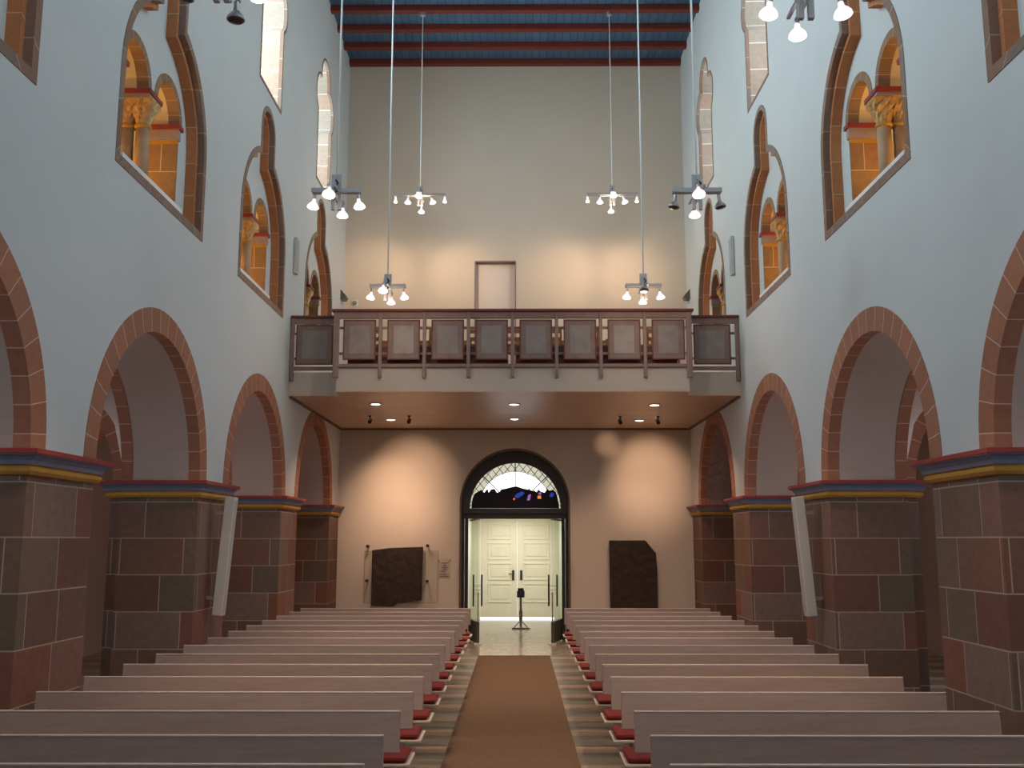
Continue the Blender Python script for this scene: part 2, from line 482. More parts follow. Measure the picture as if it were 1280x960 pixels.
# aisles
AX = 3.05
def zvault(u, v, c, xc, rx, ry):
    a = math.sqrt(max(0, rx * rx - (u - xc) ** 2)); b = math.sqrt(max(0, ry * ry - (v - c) ** 2))
    return ZS + max(a, b)
for sg, nm in ((-1, 'left'), (1, 'right')):
    X0 = (XL if sg < 0 else XR) + sg * TH
    X1 = X0 + sg * AX
    xc = (X0 + X1) / 2
    # outer aisle wall; unseen round-headed window holes added to let light in
    holes = [[(c - 0.45, 1.9), (c + 0.45, 1.9)] + arc(c, 3.3, 0.45, 0, PI, 16) for c in BAYS[2:5]]
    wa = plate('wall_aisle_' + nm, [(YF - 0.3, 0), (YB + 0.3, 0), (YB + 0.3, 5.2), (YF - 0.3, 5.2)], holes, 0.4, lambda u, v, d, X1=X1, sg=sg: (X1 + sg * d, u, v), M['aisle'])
    tag(wa, 'dim plastered outer wall of the %s side aisle' % nm, 'wall', kind='structure')
    mb = MB()
    for c in BAYS:
        n = 22; hy = 2.06; base = len(mb.v)
        for i in range(n + 1):
            for j in range(n + 1):
                x = X0 + (X1 - X0) * i / n; y = c - hy + 2 * hy * j / n
                mb.vert((x, y, zvault(x, y, c, xc, AX / 2, 1.5) + 0.03))
        for i in range(n):
            for j in range(n):
                a = base + i * (n + 1) + j
                mb.face((a, a + 1, a + n + 2, a + n + 1))
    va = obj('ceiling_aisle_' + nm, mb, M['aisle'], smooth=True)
    tag(va, 'groined plaster vault over the %s side aisle' % nm, 'vault', kind='structure')
    # passage (triforium) above the vault
    xb = (XL if sg < 0 else XR) + sg * 2.0
    mb = MB()
    lo, hi = min(X0, xb), max(X0, xb)
    lo2, hi2 = min((XL if sg < 0 else XR) + sg * 0.3, xb), max((XL if sg < 0 else XR) + sg * 0.3, xb)
    mb.box(min(xb, xb + sg * 0.15), max(xb, xb + sg * 0.15), 4.0, YB + 0.3, 5.3, 9.1)
    mb.box(lo, hi, 4.0, YB + 0.3, 5.3, 5.5)
    mb.box(lo, hi, 4.0, YB + 0.3, 8.56, 8.62)
    for y in (4.05, 8.15, 12.24, 16.32, 20.4):  # cross partitions added to keep lamplight out of the unlit bay
        mb.box(lo, hi, y - 0.12, y + 0.12, 5.5, 8.6)
    wt = obj('wall_triforium_' + nm, mb, M['cream'])
    tag(wt, 'cream plastered passage wall behind the %s row of openings' % nm, 'wall', kind='structure')
    # transverse arches between the aisle bays
    for i, y in enumerate([4.05, 8.15, 12.24, 16.32]):
        mb = MB()
        tfn = lambda u, v, d, y=y: (u, y - 0.3 + d, v)
        mb.sweep(lambda o: arc(xc, ZS, AX / 2 + 0.05 - o, PI, 0, 36), [(0, 0, 0), (0.27, 0, 0), (0.27, 0.6, 0), (0, 0.6, 0)], tfn, closed=False, ring=True, s0=0.2)
        obj('arch_ring', mb, M['ring'], va)
    # piers
    spans = [(BAYS[i] + RI, BAYS[i + 1] - RI) for i in range(len(BAYS) - 1)] + [(BAYS[-1] + RI, YB)]
    XN = XL if sg < 0 else XR
    for i, (y0, y1) in enumerate(spans):
        if y1 < 3: continue
        names = {1: 'closest to the east wall, outside the picture', 2: 'cut by the picture edge beside the front pews', 3: 'with a tilted pale column loudspeaker', 4: 'in front of the gallery edge', 5: 'in the corner under the gallery'}
        root = empty('pier', (XN + sg * TH / 2, (y0 + y1) / 2, 0))
        tag(root, 'square sandstone pier of the %s arcade %s' % (nm, names[i]), 'pier', 'arcade piers', 'structure')
        ly = (y1 - y0) / 2
        mb = MB().box(-TH / 2, TH / 2, -ly, ly, 0, 2.56)
        if i < 5: mb.box(min(sg * (TH / 2 - 0.01), sg * (TH / 2 + 0.18)), max(sg * (TH / 2 - 0.01), sg * (TH / 2 + 0.18)), -0.42, 0.42, 0, 2.56)
        obj('shaft', mb, M['stone'], root)
        mb = MB()
        prof = [(0.0, 2.54), (0.03, 2.545), (0.05, 2.57), (0.05, 2.595), (0.03, 2.615), (0.055, 2.62), (0.065, 2.65), (0.09, 2.68), (0.115, 2.69), (0.115, 2.695), (0.125, 2.70), (0.125, 2.735), (0.11, 2.74), (0.0, 2.74)]
        mats = [2, 2, 2, 2, 2, 1, 1, 1, 1, 0, 0, 0, 0, 0]
        def rect(o):
            yl, yh = -ly - o, (ly + o if i < 5 else ly)
            a, b = TH / 2 + o, (0.3 if i < 5 else 0)
            if i == 5: return [(-a, yl), (a, yl), (a, yh), (-a, yh)]
            q = [(-a, yl), (a, yl), (a, -0.42 - o), (a + 0.18, -0.42 - o), (a + 0.18, 0.42 + o), (a, 0.42 + o), (a, yh), (-a, yh)]
            return q
        mb.sweep(rect and (lambda o: rect(o)), [(o, z, m) for (o, z), m in zip(prof, mats)], lambda u, v, d, sg=sg: (u * (sg), v, d), closed=True)
        obj('cornice', mb, [M['red'], M['blue'], M['yellow']], root)

# ------------------------------------------------------------------ triforium openings
WN = [0]
def next_window():
    WN[0] += 1; return 'window_%d' % WN[0]
ORD = {6.1: 'nearest the camera, cut by the picture edge', 10.2: 'second from the camera, warmly lit', 14.28: 'third from the camera, warmly lit, beside the gallery', 18.35: 'unlit above the gallery floor'}
def triforium(sg, nm, c):
    fn = side(sg); XN = XL if sg < 0 else XR
    where = ORD[c]; c = c - NSH
    root = empty(next_window(), (XN, c, 5.55))
    tag(root, 'keyhole-shaped stone opening with two small arches in the %s wall, %s' % (nm, where), 'opening', 'keyhole wall openings', 'structure')
    inv = Vector((-XN, -c, -5.55))
    L = lambda u, v, d: tuple(Vector(fn(u, v, d)) + inv)
    mb = MB()
    mb.sweep(keyhole(c), [(-0.005, 0.02, 0), (-0.005, -0.008, 0), (0.09, -0.008, 0), (0.09, 0.07, 1), (0.15, 0.07, 1), (0.15, 0.21, 0)], L)
    obj('frame', mb, [M['jamb'], M['jamb2']], root)
    ra, ro, of = 0.35, 0.445, 0.485
    zs, zb = 6.79, 5.62
    hole = [(c - of - ra, zb), (c + of + ra, zb)] + arc(c + of, zs, ra + 0.005, 0, PI, 20) + arc(c - of, zs, ra + 0.005, 0, PI, 20)
    pl = plate('arcade_wall', keyhole(c)(0.06), [hole], 0.42, lambda u, v, d: L(u, v, d + 0.19), M['plaster'], root)
    for s2 in (-1, 1):
        mb = MB()
        mb.sweep(lambda o: arc(c + s2 * of, zs, ro - o, PI, 0, 24), [(0, 0.183, 0), (ro - ra, 0.183, 0), (ro - ra, 0.31, 0), (0, 0.31, 0)], L, closed=False, ring=True, s0=0.1)
        obj('small_arch', mb, M['smallring'], root)
        mb = MB().sweep(lambda o: arc(c + s2 * of, zs, ra + 0.02 - o, PI, 0, 24), [(0, 0.31, 0), (0.018, 0.31, 0), (0.018, 0.615, 0), (0, 0.615, 0)], L, closed=False, ring=True)
        obj('arch_soffit', mb, M['cream'], root)
        # jamb lining and its painted impost
        yj = c + s2 * (of + ra); 
        mb = MB()
        for (a, b, z0, z1, d0, d1, m) in ((0.0, 0.03, zb, 6.57, 0.183, 0.615, 3), (-0.005, 0.035, 6.57, 6.62, 0.18, 0.62, 2), (-0.02, 0.06, 6.62, 6.74, 0.165, 0.63, 1), (-0.05, 0.09, 6.74, 6.79, 0.145, 0.65, 0)):
            p, q = L(yj - s2 * (b - 0.0), z0, d0), L(yj - s2 * a, z1, d1)
            mb.box(min(p[0], q[0]), max(p[0], q[0]), min(p[1], q[1]), max(p[1], q[1]), z0 - 5.55, z1 - 5.55, m)
        obj('impost', mb, [M['red'], M['greypaint'], M['yellow'], M['sill_blocks']], root)
    # paired columns, one behind the other
    for dd in (0.27, 0.44):
        o = L(c, zb, dd)
        col = obj('column', MB().lathe([(0.078, 0.10), (0.077, 0.45), (0.072, 0.79)], o, 20), M['column'], root, smooth=True)
        obj('base', MB().lathe([(0.115, 0), (0.115, 0.04), (0.09, 0.05), (0.10, 0.075), (0.08, 0.1)], o, 20), M['column'], col, smooth=False)
        mb = MB()
        mb.lathe([(0.075, 0.78), (0.09, 0.795), (0.09, 0.815), (0.072, 0.83)], o, 18, 1)
        n = 24; rows = []
        prof = [(0.072, 0.83), (0.085, 0.89), (0.10, 0.95), (0.115, 0.99), (0.13, 1.04), (0.145, 1.085)]
        for j, (r, z) in enumerate(prof):
            rr = []
            for i in range(n):
                t = 2 * PI * i / n
                w = 1 + (0.14 * math.cos(8 * t + j * PI) if 0 < j < 5 else 0)
                sq = 1 / max(abs(math.cos(t)), abs(math.sin(t))); f = j / 5
                R_ = r * w * (1 - f + f * min(sq, 1.3))
                rr.append(mb.vert((o[0] + R_ * math.cos(t), o[1] + R_ * math.sin(t), o[2] + z)))
            rows.append(rr)
        for j in range(5):
            for i in range(n):
                mb.face((rows[j][i], rows[j][(i + 1) % n], rows[j + 1][(i + 1) % n], rows[j + 1][i]))
        obj('capital', mb, [M['gold'], M['yellow']], col, smooth=False)
    mb = MB()
    for (e, z0, z1, d0, d1, m) in ((0.16, 6.70, 6.74, 0.155, 0.645, 1), (0.18, 6.74, 6.79, 0.14, 0.66, 0)):
        p, q = L(c - e, z0, d0), L(c + e, z1, d1)
        mb.box(min(p[0], q[0]), max(p[0], q[0]), p[1], q[1], p[2], q[2], m)
    obj('abacus', mb, [M['red'], M['greypaint']], root)
    p, q = L(c - 1.12, 5.60, 0.10), L(c + 1.12, 5.67, TH)
    obj('sill', MB().box(min(p[0], q[0]), max(p[0], q[0]), p[1], q[1], p[2], q[2]), M['greypaint'], root)
    return root
for sg, nm in ((-1, 'left'), (1, 'right')):
    XN = XL if sg < 0 else XR
    for c in BAYS[2:]:
        triforium(sg, nm, c)
        if c < 18:
            # narrow white light trough lying on the sill, lamps behind it
            r = empty('sill_light', (XN + sg * 0.12, c - NSH, 5.702))
            tag(r, 'long white light trough on the sill of the %s opening %s' % (nm, ORD[c].split(',')[0]), 'light', 'white sill lights in the wall openings')
            obj('cover', MB().box(-0.012, 0.012, -0.86, 0.86, 0.0, 0.10), M['white'], r, 0.004)
            x0, x1 = sorted((sg * 0.012, sg * 0.05))
            obj('tray', MB().box(x0, x1, -0.86, 0.86, 0.0, 0.02), M['blue'], r)

# clerestory windows
CO = {2: 'above the picture', 3: 'above the camera-side bays', 4: 'cut by the top of the picture', 5: 'nearest the west wall'}
for sg, nm in ((-1, 'left'), (1, 'right')):
    fn = side(sg); XN = XL if sg < 0 else XR
    for i, c in enumerate(CLER):
        root = empty(next_window(), (XN, c, 8.72))
        pos = ['behind the camera', 'over the camera', 'high above the first pews', 'above the second arch', 'cut by the top of the picture', 'entirely visible beside the ceiling beams'][i]
        tag(root, 'trefoil-headed high window with pale stone splay in the %s wall, %s' % (nm, pos), 'window', 'trefoil high windows', 'structure')
        L = lambda u, v, d: (fn(u, v, d)[0] - XN, u - c, v - 8.72)
        mb = MB()
        mb.sweep(trefoil(c), [(-0.005, 0.02, 0), (-0.005, -0.006, 0), (0.045, -0.006, 0), (0.045, 0.05, 1), (0.055, 0.35, 1), (0.08, TH - 0.1, 1), (0.02, TH - 0.1, 1)], L)
        obj('splay', mb, [M['jamb'], M['splay']], root)
        mb = MB(); pts = trefoil(c)(0.05)
        mb.prism(pts, lambda u, v, d: L(u, v, d), TH - 0.1, TH - 0.09)
        g = obj('pane', mb, M['winglass'], root)
        mb = MB()
        for z in (9.2, 9.7, 10.2, 10.7): 
            a, b = L(c - 0.6, z, TH - 0.12), L(c + 0.6, z + 0.02, TH - 0.1)
            mb.box(min(a[0], b[0]), max(a[0], b[0]), a[1], b[1], a[2], b[2])
        a, b = L(c - 0.012, 8.75, TH - 0.12), L(c + 0.012, 11.3, TH - 0.1)
        mb.box(min(a[0], b[0]), max(a[0], b[0]), a[1], b[1], a[2], b[2])
        obj('glazing_bars', mb, M['lead'], root)
for i, cx in enumerate((-2.2, 0, 2.2)):
    pts = [(cx - 0.8, 5.0), (cx + 0.8, 5.0)] + arc(cx, 9.6, 0.8, 0, PI, 20)
    g = obj(next_window(), MB().prism(pts, lambda u, v, d: (u, YF - 0.6 - d, v), 0, 0.02), M['winglass'])
    tag(g, 'tall east window pane added for fill light behind the camera, %s' % ('north', 'middle', 'south')[i], 'window', kind='structure')

# ------------------------------------------------------------------ gallery
GY, GYS = 15.55, 16.0
GX0, GX1 = -2.90, 2.74
GZ0, GZ1 = 4.38, 4.77
mb = MB()
mb.prism([(XL, YB), (XL, GYS), (GX0, GYS), (GX0, GY), (GX1, GY), (GX1, GYS), (XR, GYS), (XR, YB)], lambda u, v, d: (u, v, d), GZ0 + 0.03, GZ1)
g = obj('gallery', mb, M['fascia'])
tag(g, 'cream organ gallery slab spanning the nave before the west wall', 'gallery', kind='structure')
mb = MB()
e = 0.0
mb.prism([(XL, YB), (XL, GYS + e), (GX0 + e, GYS + e), (GX0 + e, GY + e), (GX1 - e, GY + e), (GX1 - e, GYS + e), (XR, GYS + e), (XR, YB)], lambda u, v, d: (u, v, d), GZ0, GZ0 + 0.03)
obj('soffit', mb, M['soffit'], g)
mb = MB()
mb.box(XL + 0.002, XL + 0.04, GYS + 0.02, YB, GZ0 - 0.035, GZ0); mb.box(XR - 0.04, XR - 0.002, GYS + 0.02, YB, GZ0 - 0.035, GZ0); mb.box(XL, XR, YB - 0.04, YB - 0.002, GZ0 - 0.035, GZ0)
obj('edge_strip', mb, M['frame_brown'], g)

rl = empty('gallery_railing', (0, GY, GZ1))
tag(rl, 'taupe timber gallery railing with square grey inset panels and red brown handrail', 'railing')
def P(y): return y - GY
zt = 5.70 - GZ1
N = 8; px = [GX0 - 0.005 + (GX1 - GX0 + 0.01) * i / N for i in range(N + 1)]
for i, x in enumerate(px):
    w = 0.045 if i in (0, N) else 0.027
    obj('post', MB().box(x - w, x + w, -0.06, 0.0, 4.60 - GZ1, zt - 0.03), M['rail'], rl, 0.006)
obj('handrail', MB().box(GX0 - 0.08, GX1 + 0.08, -0.10, 0.09, zt - 0.03, zt + 0.012), M['rail_red'], rl, 0.008)
obj('top_beam', MB().box(GX0, GX1, -0.045, 0.025, zt - 0.13, zt - 0.031), M['rail'], rl, 0.005)
obj('bottom_rail', MB().box(GX0, GX1, -0.05, 0.02, 0.0, 0.055), M['rail'], rl, 0.005)
for z in (5.42 - GZ1, 5.00 - GZ1):
    obj('cross_rail', MB().box(GX0, GX1, 0.0, 0.02, z - 0.02, z + 0.02), M['rail'], rl)
def panel(cx, cy, w, z0, z1):
    f = MB(); t = 0.022
    f.box(cx - w, cx + w, cy - 0.03, cy, z0, z0 + t); f.box(cx - w, cx + w, cy - 0.03, cy, z1 - t, z1)
    f.box(cx - w, cx - w + t, cy - 0.03, cy, z0 + t, z1 - t); f.box(cx + w - t, cx + w, cy - 0.03, cy, z0 + t, z1 - t)
    p = obj('panel', MB().box(cx - w + t, cx + w - t, cy - 0.022, cy - 0.002, z0 + t, z1 - t), M['panel_mid'], rl)
    obj('panel_frame', f, M['rail_red'], p, 0.003)
    b = 0.1
    q = obj('panel_inset', MB().box(cx - w + b, cx + w - b, cy - 0.027, cy - 0.021, z0 + b, z1 - b), M['panel_in'], p, 0.002)
for i in range(N):
    c = (px[i] + px[i + 1]) / 2
    panel(c + 0.02, -0.02, 0.262, 4.89 - GZ1, 5.545 - GZ1)
ys = P(GYS)
for sgn, a, b in ((-1, XL + 0.01, GX0 - 0.05), (1, GX1 + 0.05, XR - 0.01)):
    obj('side_handrail', MB().box(min(a, b), max(a, b), ys - 0.09, ys + 0.08, zt - 0.03, zt + 0.01), M['rail_red'], rl, 0.008)
    obj('top_beam', MB().box(a, b, ys - 0.045, ys + 0.02, zt - 0.12, zt - 0.031), M['rail'], rl, 0.004)
    obj('bottom_rail', MB().box(a, b, ys - 0.05, ys + 0.02, 0.03, 0.09), M['rail'], rl, 0.004)
    for z in (5.42 - GZ1, 5.0 - GZ1): obj('cross_rail', MB().box(a, b, ys + 0.0, ys + 0.02, z - 0.02, z + 0.02), M['rail'], rl)
    e = a + 0.03 if sgn < 0 else b - 0.03
    obj('post', MB().box(e - 0.03, e + 0.03, ys - 0.06, ys, 4.62 - GZ1, zt - 0.03), M['rail'], rl, 0.005)
    cx = -3.345 if sgn < 0 else 3.20
    panel(cx, ys - 0.02, 0.305, 4.89 - GZ1, 5.56 - GZ1)
    xe = GX0 if sgn < 0 else GX1
    obj('return_rail', MB().box(xe - 0.03, xe + 0.03, 0.0, ys, zt - 0.03, zt + 0.01), M['rail_red'], rl)

# gallery chairs
def chair(loc):
    r = empty('gallery_chair', loc)
    for sx in (-1, 1):
        obj('leg', MB().box(sx * 0.19 - 0.018, sx * 0.19 + 0.018, -0.2, -0.165, 0, 0.44), M['chairwood'], r)
        obj('leg', MB().obox(Matrix.Translation((sx * 0.19, 0.2, 0.45)) @ Matrix.Rotation(math.radians(-6), 4, 'X'), 0.018, 0.018, 0.45), M['chairwood'], r)
    obj('seat', MB().box(-0.21, 0.21, -0.22, 0.2, 0.44, 0.465), M['chairwood'], r, 0.008)
    mb = MB()
    for z in (0.58, 0.70, 0.84):
        mb.obox(Matrix.Translation((0, 0.2 + (z - 0.45) * 0.105, z)) @ Matrix.Rotation(math.radians(-6), 4, 'X'), 0.20, 0.01, 0.035)
    obj('backrest', mb, M['chairwood'], r, 0.004)
    return r
proto = None
for row, (y, n) in enumerate(((16.48, 9), (17.45, 9))):
    for i in range(n):
        x = -2.55 + i * 0.62 + (0.25 if row else 0)
        if proto is None: proto = chair((x, y, GZ1)); o = proto
        else:
            o = copy_tree(proto); o.location = (x, y, GZ1)
        o.rotation_euler = (0, 0, random.uniform(-0.12, 0.12))
        tag(o, 'orange brown slatted wooden chair standing behind the gallery railing', 'chair', 'wooden chairs on the gallery')

def bench(loc):
    r = empty('gallery_bench', loc)
    obj('front_panel', MB().box(-1.3, 1.3, 0.0, 0.03, 0.04, 0.38), M['rail_red'], r, 0.004)
    obj('seat', MB().box(-1.32, 1.32, 0.02, 0.40, 0.38, 0.415), M['chairwood'], r, 0.006)
    for x in (-1.25, 0, 1.25): obj('support', MB().box(x - 0.03, x + 0.03, 0.03, 0.38, 0.0, 0.38), M['rail_red'], r)
    return r
for x, lb in ((-1.45, 'left'), (1.28, 'right')):
    tag(bench((x, 15.72, GZ1)), 'long low dark wooden bench close behind the %s half of the railing' % lb, 'bench', 'benches on the gallery')
# small things at the gallery's back
w = obj('corner_loudspeaker', MB().prism([(0, 0.0), (0, 0.22), (0.13, 0.07), (0.10, 0.0)], lambda u, v, d: (u, d, v), -0.1, 0.12), M['kick'], loc=(XL, 20.45, 7.08))
tag(w, 'small dark wedge loudspeaker on the left wall above the gallery corner', 'loudspeaker')
w = obj('corner_loudspeaker', MB().prism([(0, 0.0), (0, 0.22), (-0.13, 0.07), (-0.10, 0.0)], lambda u, v, d: (u, d, v), -0.1, 0.12), M['kick'], loc=(XR, 20.45, 7.08))
tag(w, 'small dark wedge loudspeaker on the right wall above the gallery corner', 'loudspeaker')
r = empty('wall_sensor', (-3.51, YB, 7.11))
tag(r, 'tiny brown wall fitting on the beige wall near the left gallery corner', 'sensor')
obj('housing', MB().lathe([(0.045, 0.0), (0.045, 0.05), (0.03, 0.07)], (0, 0, 0), 14, 0, Matrix.Rotation(PI / 2, 4, 'X')), M['pew_leg'], r)
obj('plate', MB().box(-0.06, 0.06, -0.015, 0.0, -0.06, 0.06), M['white'], r)

# ------------------------------------------------------------------ portal, vestibule, doors
def portal(o):
    R = PR - o
    return [(PC - R, 0.0), (PC - R, 1.4)] + arc(PC, PZ, R, PI, 0, 40) + [(PC + R, 1.4), (PC + R, 0.0)]
tr = obj('trim_1', MB().sweep(portal, [(-0.02, -0.012, 0), (0.016, -0.012, 0), (0.016, 0.10, 0), (0.02, 0.5, 1), (-0.02, 0.5, 1)], bfn, closed=False, ring=True), [M['frame_brown'], M['bronze']])
tag(tr, 'narrow brown stone surround of the arched portal', 'door surround', kind='structure')
mb = MB()
mb.sweep(portal, [(0.02, 0.22, 0), (0.155, 0.22, 0), (0.155, 0.26, 0), (0.02, 0.26, 0)], bfn, closed=False, ring=True)
mb.box(PC - 1.1, PC + 1.1, YB + 0.2, YB + 0.36, 2.49, 2.70)
mb.box(PC - 1.1, PC + 1.1, YB + 0.17, YB + 0.21, 2.50, 2.53)
tr = obj('trim_2', mb, M['bronze'])
plate('fanlight_reveal_shade', [(PC - 1.12, 2.60)] + arc(PC, PZ, 1.12, PI, 0, 40) + [(PC + 1.12, 2.60)], [arc(PC + 0.01, 2.705, 0.955, 0, PI, 40)], 0.05, lambda u, v, d: bfn(u, v, d + 0.16), M['bronze'], tr)  # dark plate painting the shade of the deep reveal round the fanlight
tag(tr, 'dark bronze portal frame with transom and painted reveal shade round the fanlight', 'door frame', kind='structure')
# thin pale metal edges on the frame
mb = MB()
for sx in (-1, 1): mb.box(PC + sx * 1.055 - 0.008, PC + sx * 1.055 + 0.008, YB + 0.205, YB + 0.222, 0, 2.49)
obj('edge_strip', mb, M['chrome'], tr)

# fanlight
FY = YB + 0.27; FC, FZ, FR = PC + 0.01, 2.71, 1.0
fan = empty(next_window(), (FC, FY, FZ))
tag(fan, 'half-round leaded fanlight over the doors with dark skyline and coloured bits', 'fanlight', kind='structure')
ff = lambda u, v, d: (u, d, v)
def half(r0, r1, n=48): return arc(0, 0, r1, 0, PI, n) + list(reversed(arc(0, 0, r0, 0, PI, n)))
RX_ = 0.99
mb = MB(); mb.prism(half(0.775, 1.0), ff, 0.0, 0.008); obj('border_glass', mb, M['lat_cream'], fan)
mb = MB(); mb.prism(arc(0, 0, 0.775, 0, PI, 48), ff, 0.0, 0.008); obj('clear_glass', mb, M['lat_clear'], fan)
mb = MB()
for k in range(-11, 12):
    for s2 in (-1, 1):
        # diagonal cames, clipped to the border ring (clear field only carries small nodes)
        a = k * 0.165
        pts = []
        for t in [i * 0.01 for i in range(0, 150)]:
            u, v = a + s2 * (t - 0.0) * 0.8, t
            r = math.hypot(u, v)
            ok = 0.775 < r < 1.0 and v > 0.02
            if ok: pts.append((u, v))
            elif pts:
                if len(pts) > 2: mb.tube((pts[0][0], -0.004, pts[0][1]), (pts[-1][0], -0.004, pts[-1][1]), 0.007, 5)
                pts = []
for r in (0.82,):
    q = arc(0, 0, 0.775, 0, PI, 40)
    for a, b in zip(q, q[1:]): mb.tube((a[0], -0.004, a[1]), (b[0], -0.004, b[1]), 0.005, 5)
for ang in (90, 45, 135):
    t = math.radians(ang); mb.tube((0.2 * math.cos(t), -0.004, 0.2 * math.sin(t)), (0.98 * math.cos(t), -0.004, 0.98 * math.sin(t)), 0.011, 5)
for i in range(-6, 7):
    for j in range(1, 7):
        u, v = (i + 0.5 * (j % 2)) * 0.13, j * 0.12
        if math.hypot(u, v) < 0.78 and v > 0.42: mb.box(u - 0.011, u + 0.011, -0.008, -0.002, v - 0.011, v + 0.011)
obj('lead_cames', mb, M['lead'], fan)
sky = [(-0.93, 0.0), (-0.91, 0.2), (-0.86, 0.31), (-0.79, 0.35), (-0.72, 0.39), (-0.66, 0.33), (-0.62, 0.38), (-0.585, 0.41), (-0.565, 0.33), (-0.51, 0.40), (-0.44, 0.41), (-0.39, 0.33), (-0.34, 0.34), (-0.30, 0.40), (-0.2, 0.415), (-0.05, 0.455), (0.04, 0.46), (0.15, 0.42), (0.27, 0.395), (0.29, 0.43), (0.31, 0.39), (0.38, 0.36), (0.40, 0.38), (0.45, 0.34), (0.49, 0.40), (0.53, 0.36), (0.62, 0.33), (0.68, 0.41), (0.72, 0.37), (0.80, 0.39), (0.86, 0.34), (0.90, 0.2), (0.93, 0.0)]
obj('dark_glass', MB().prism(sky, ff, -0.025, -0.012), M['darkglass'], fan)
for poly, m in (([(-0.02, 0.24), (0.02, 0.30), (0.14, 0.36), (0.2, 0.32), (0.14, 0.26), (0.04, 0.21)], 'st_blue'), ([(0.245, 0.16), (0.275, 0.28), (0.335, 0.30), (0.31, 0.17)], 'st_violet'),
                ([(0.47, 0.2), (0.47, 0.26), (0.54, 0.27), (0.55, 0.2)], 'st_orange'), ([(0.48, 0.29), (0.5, 0.33), (0.55, 0.34), (0.55, 0.285)], 'st_violet'),
                ([(0.72, 0.24), (0.75, 0.33), (0.83, 0.31), (0.8, 0.24)], 'st_blue'), ([(-0.05, 0.19), (-0.03, 0.22), (0.0, 0.2), (-0.02, 0.17)], 'st_orange')):
    obj('coloured_glass', MB().prism(poly, ff, -0.032, -0.026), M[m], fan)

# vestibule shell
VY0, VY1 = YB + 0.62, 26.55
mb = MB()
mb.box(-1.45, -1.2, VY0, VY1 + 0.3, 0, 2.75); mb.box(1.08, 1.35, VY0, VY1 + 0.3, 0, 2.75); mb.box(-1.45, 1.35, VY0, VY1 + 0.3, 2.72, 2.9)
wv = obj('wall_vestibule', mb, M['vest']); tag(wv, 'pale plastered entrance lobby beyond the glass doors', 'wall', kind='structure')
mb = MB()
dx0, dx1, dz0, dz1 = -0.99, 0.96, 0.045, 2.56
mb.box(-1.2, dx0, VY1 - 0.02, VY1 + 0.15, 0.0, 2.72); mb.box(dx1, 1.1, VY1 - 0.02, VY1 + 0.15, 0.0, 2.72); mb.box(dx0, dx1, VY1 - 0.02, VY1 + 0.15, dz1, 2.72)
d1 = obj('door_1', mb, M['cream_paint']); tag(d1, 'cream painted panelled double entrance door at the end of the lobby', 'door', kind='structure')
for s2, a, b in ((-1, dx0, -0.012), (1, -0.018, dx1)):
    mb = MB().box(a + 0.004, b - 0.004, VY1 + 0.03, VY1 + 0.08, dz0, dz1)
    w = b - a
    zz = [0.16, 0.60, 0.66 + 0.0, 1.12, 1.18, 1.64, 1.70, 2.0, 2.06, 2.46]
    lf = obj('door_leaf', mb, M['cream_paint'], d1)
    for (z0, z1) in ((0.42, 0.92), (1.0, 1.45), (1.53, 1.98), (2.06, 2.46)):
        m2 = MB(); x0, x1 = a + 0.2, b - 0.16
        if s2 > 0: x0, x1 = a + 0.16, b - 0.12
        f = 0.035
        m2.box(x0, x1, VY1 + 0.012, VY1 + 0.03, z0, z0 + f); m2.box(x0, x1, VY1 + 0.012, VY1 + 0.03, z1 - f, z1)
        m2.box(x0, x0 + f, VY1 + 0.012, VY1 + 0.03, z0 + f, z1 - f); m2.box(x1 - f, x1, VY1 + 0.012, VY1 + 0.03, z0 + f, z1 - f)
        m2.box(x0 + 0.09, x1 - 0.09, VY1 + 0.018, VY1 + 0.03, z0 + 0.09, z1 - 0.09)
        obj('moulding', m2, M['cream_paint'], lf, 0.006)
    hx = -0.02 - 0.10 if s2 < 0 else -0.01 + 0.10
    m2 = MB().box(hx - 0.03, hx + 0.03, VY1 + 0.005, VY1 + 0.03, 1.0, 1.26)
    m2.tube((hx, VY1 + 0.0, 1.16), (hx + s2 * -0.0, VY1 - 0.06, 1.16), 0.012, 8); m2.box(hx - (0.12 if s2 < 0 else 0.02), hx + 0.02, VY1 - 0.07, VY1 - 0.045, 1.15, 1.175)
    obj('door_handle', m2, M['black'], lf)

# glass swing doors, both standing open into the nave
def glass_leaf(name, hx, ang, label):
    root = empty(name, (hx, YB + 0.24, 0.0), ang)
    tag(root, label, 'door', 'open glass doors', 'structure')
    W = 0.93   # leaf lies along local -Y
    obj('pane', MB().box(-0.006, 0.006, -W, 0, 0.44, 2.44), M['glass'], root)
    obj('kick_plate', MB().box(-0.03, 0.03, -W, 0, 0.02, 0.44), M['kick'], root, 0.004)
    obj('edge_profile', MB().box(-0.012, 0.012, -W - 0.012, -W + 0.012, 0.44, 1.02), M['chrome'], root)
    obj('top_rail', MB().box(-0.02, 0.02, -W, 0, 2.44, 2.475), M['chrome'], root)
    obj('closer_foot', MB().box(-0.07, 0.07, -W - 0.05, -W + 0.05, 0.0, 0.03), M['white'], root, 0.004)
    for sx in (-1, 1):
        h = obj('push_bar', MB().box(sx * 0.085 - 0.012, sx * 0.085 + 0.012, -W + 0.03, -W + 0.09, 0.74, 1.36), M['black'], root, 0.004)
        mb = MB()
        for z in (0.98, 1.06, 1.14): mb.tube((0, -W + 0.06, z), (sx * 0.085, -W + 0.06, z), 0.008, 8)
        obj('bracket', mb, M['steel'], h)
    return root
glass_leaf('door_2', -1.00, math.radians(13), 'open glass door with black push bars on the left of the portal')
glass_leaf('door_3', 0.90, math.radians(-13), 'open glass door with black push bars on the right of the portal')

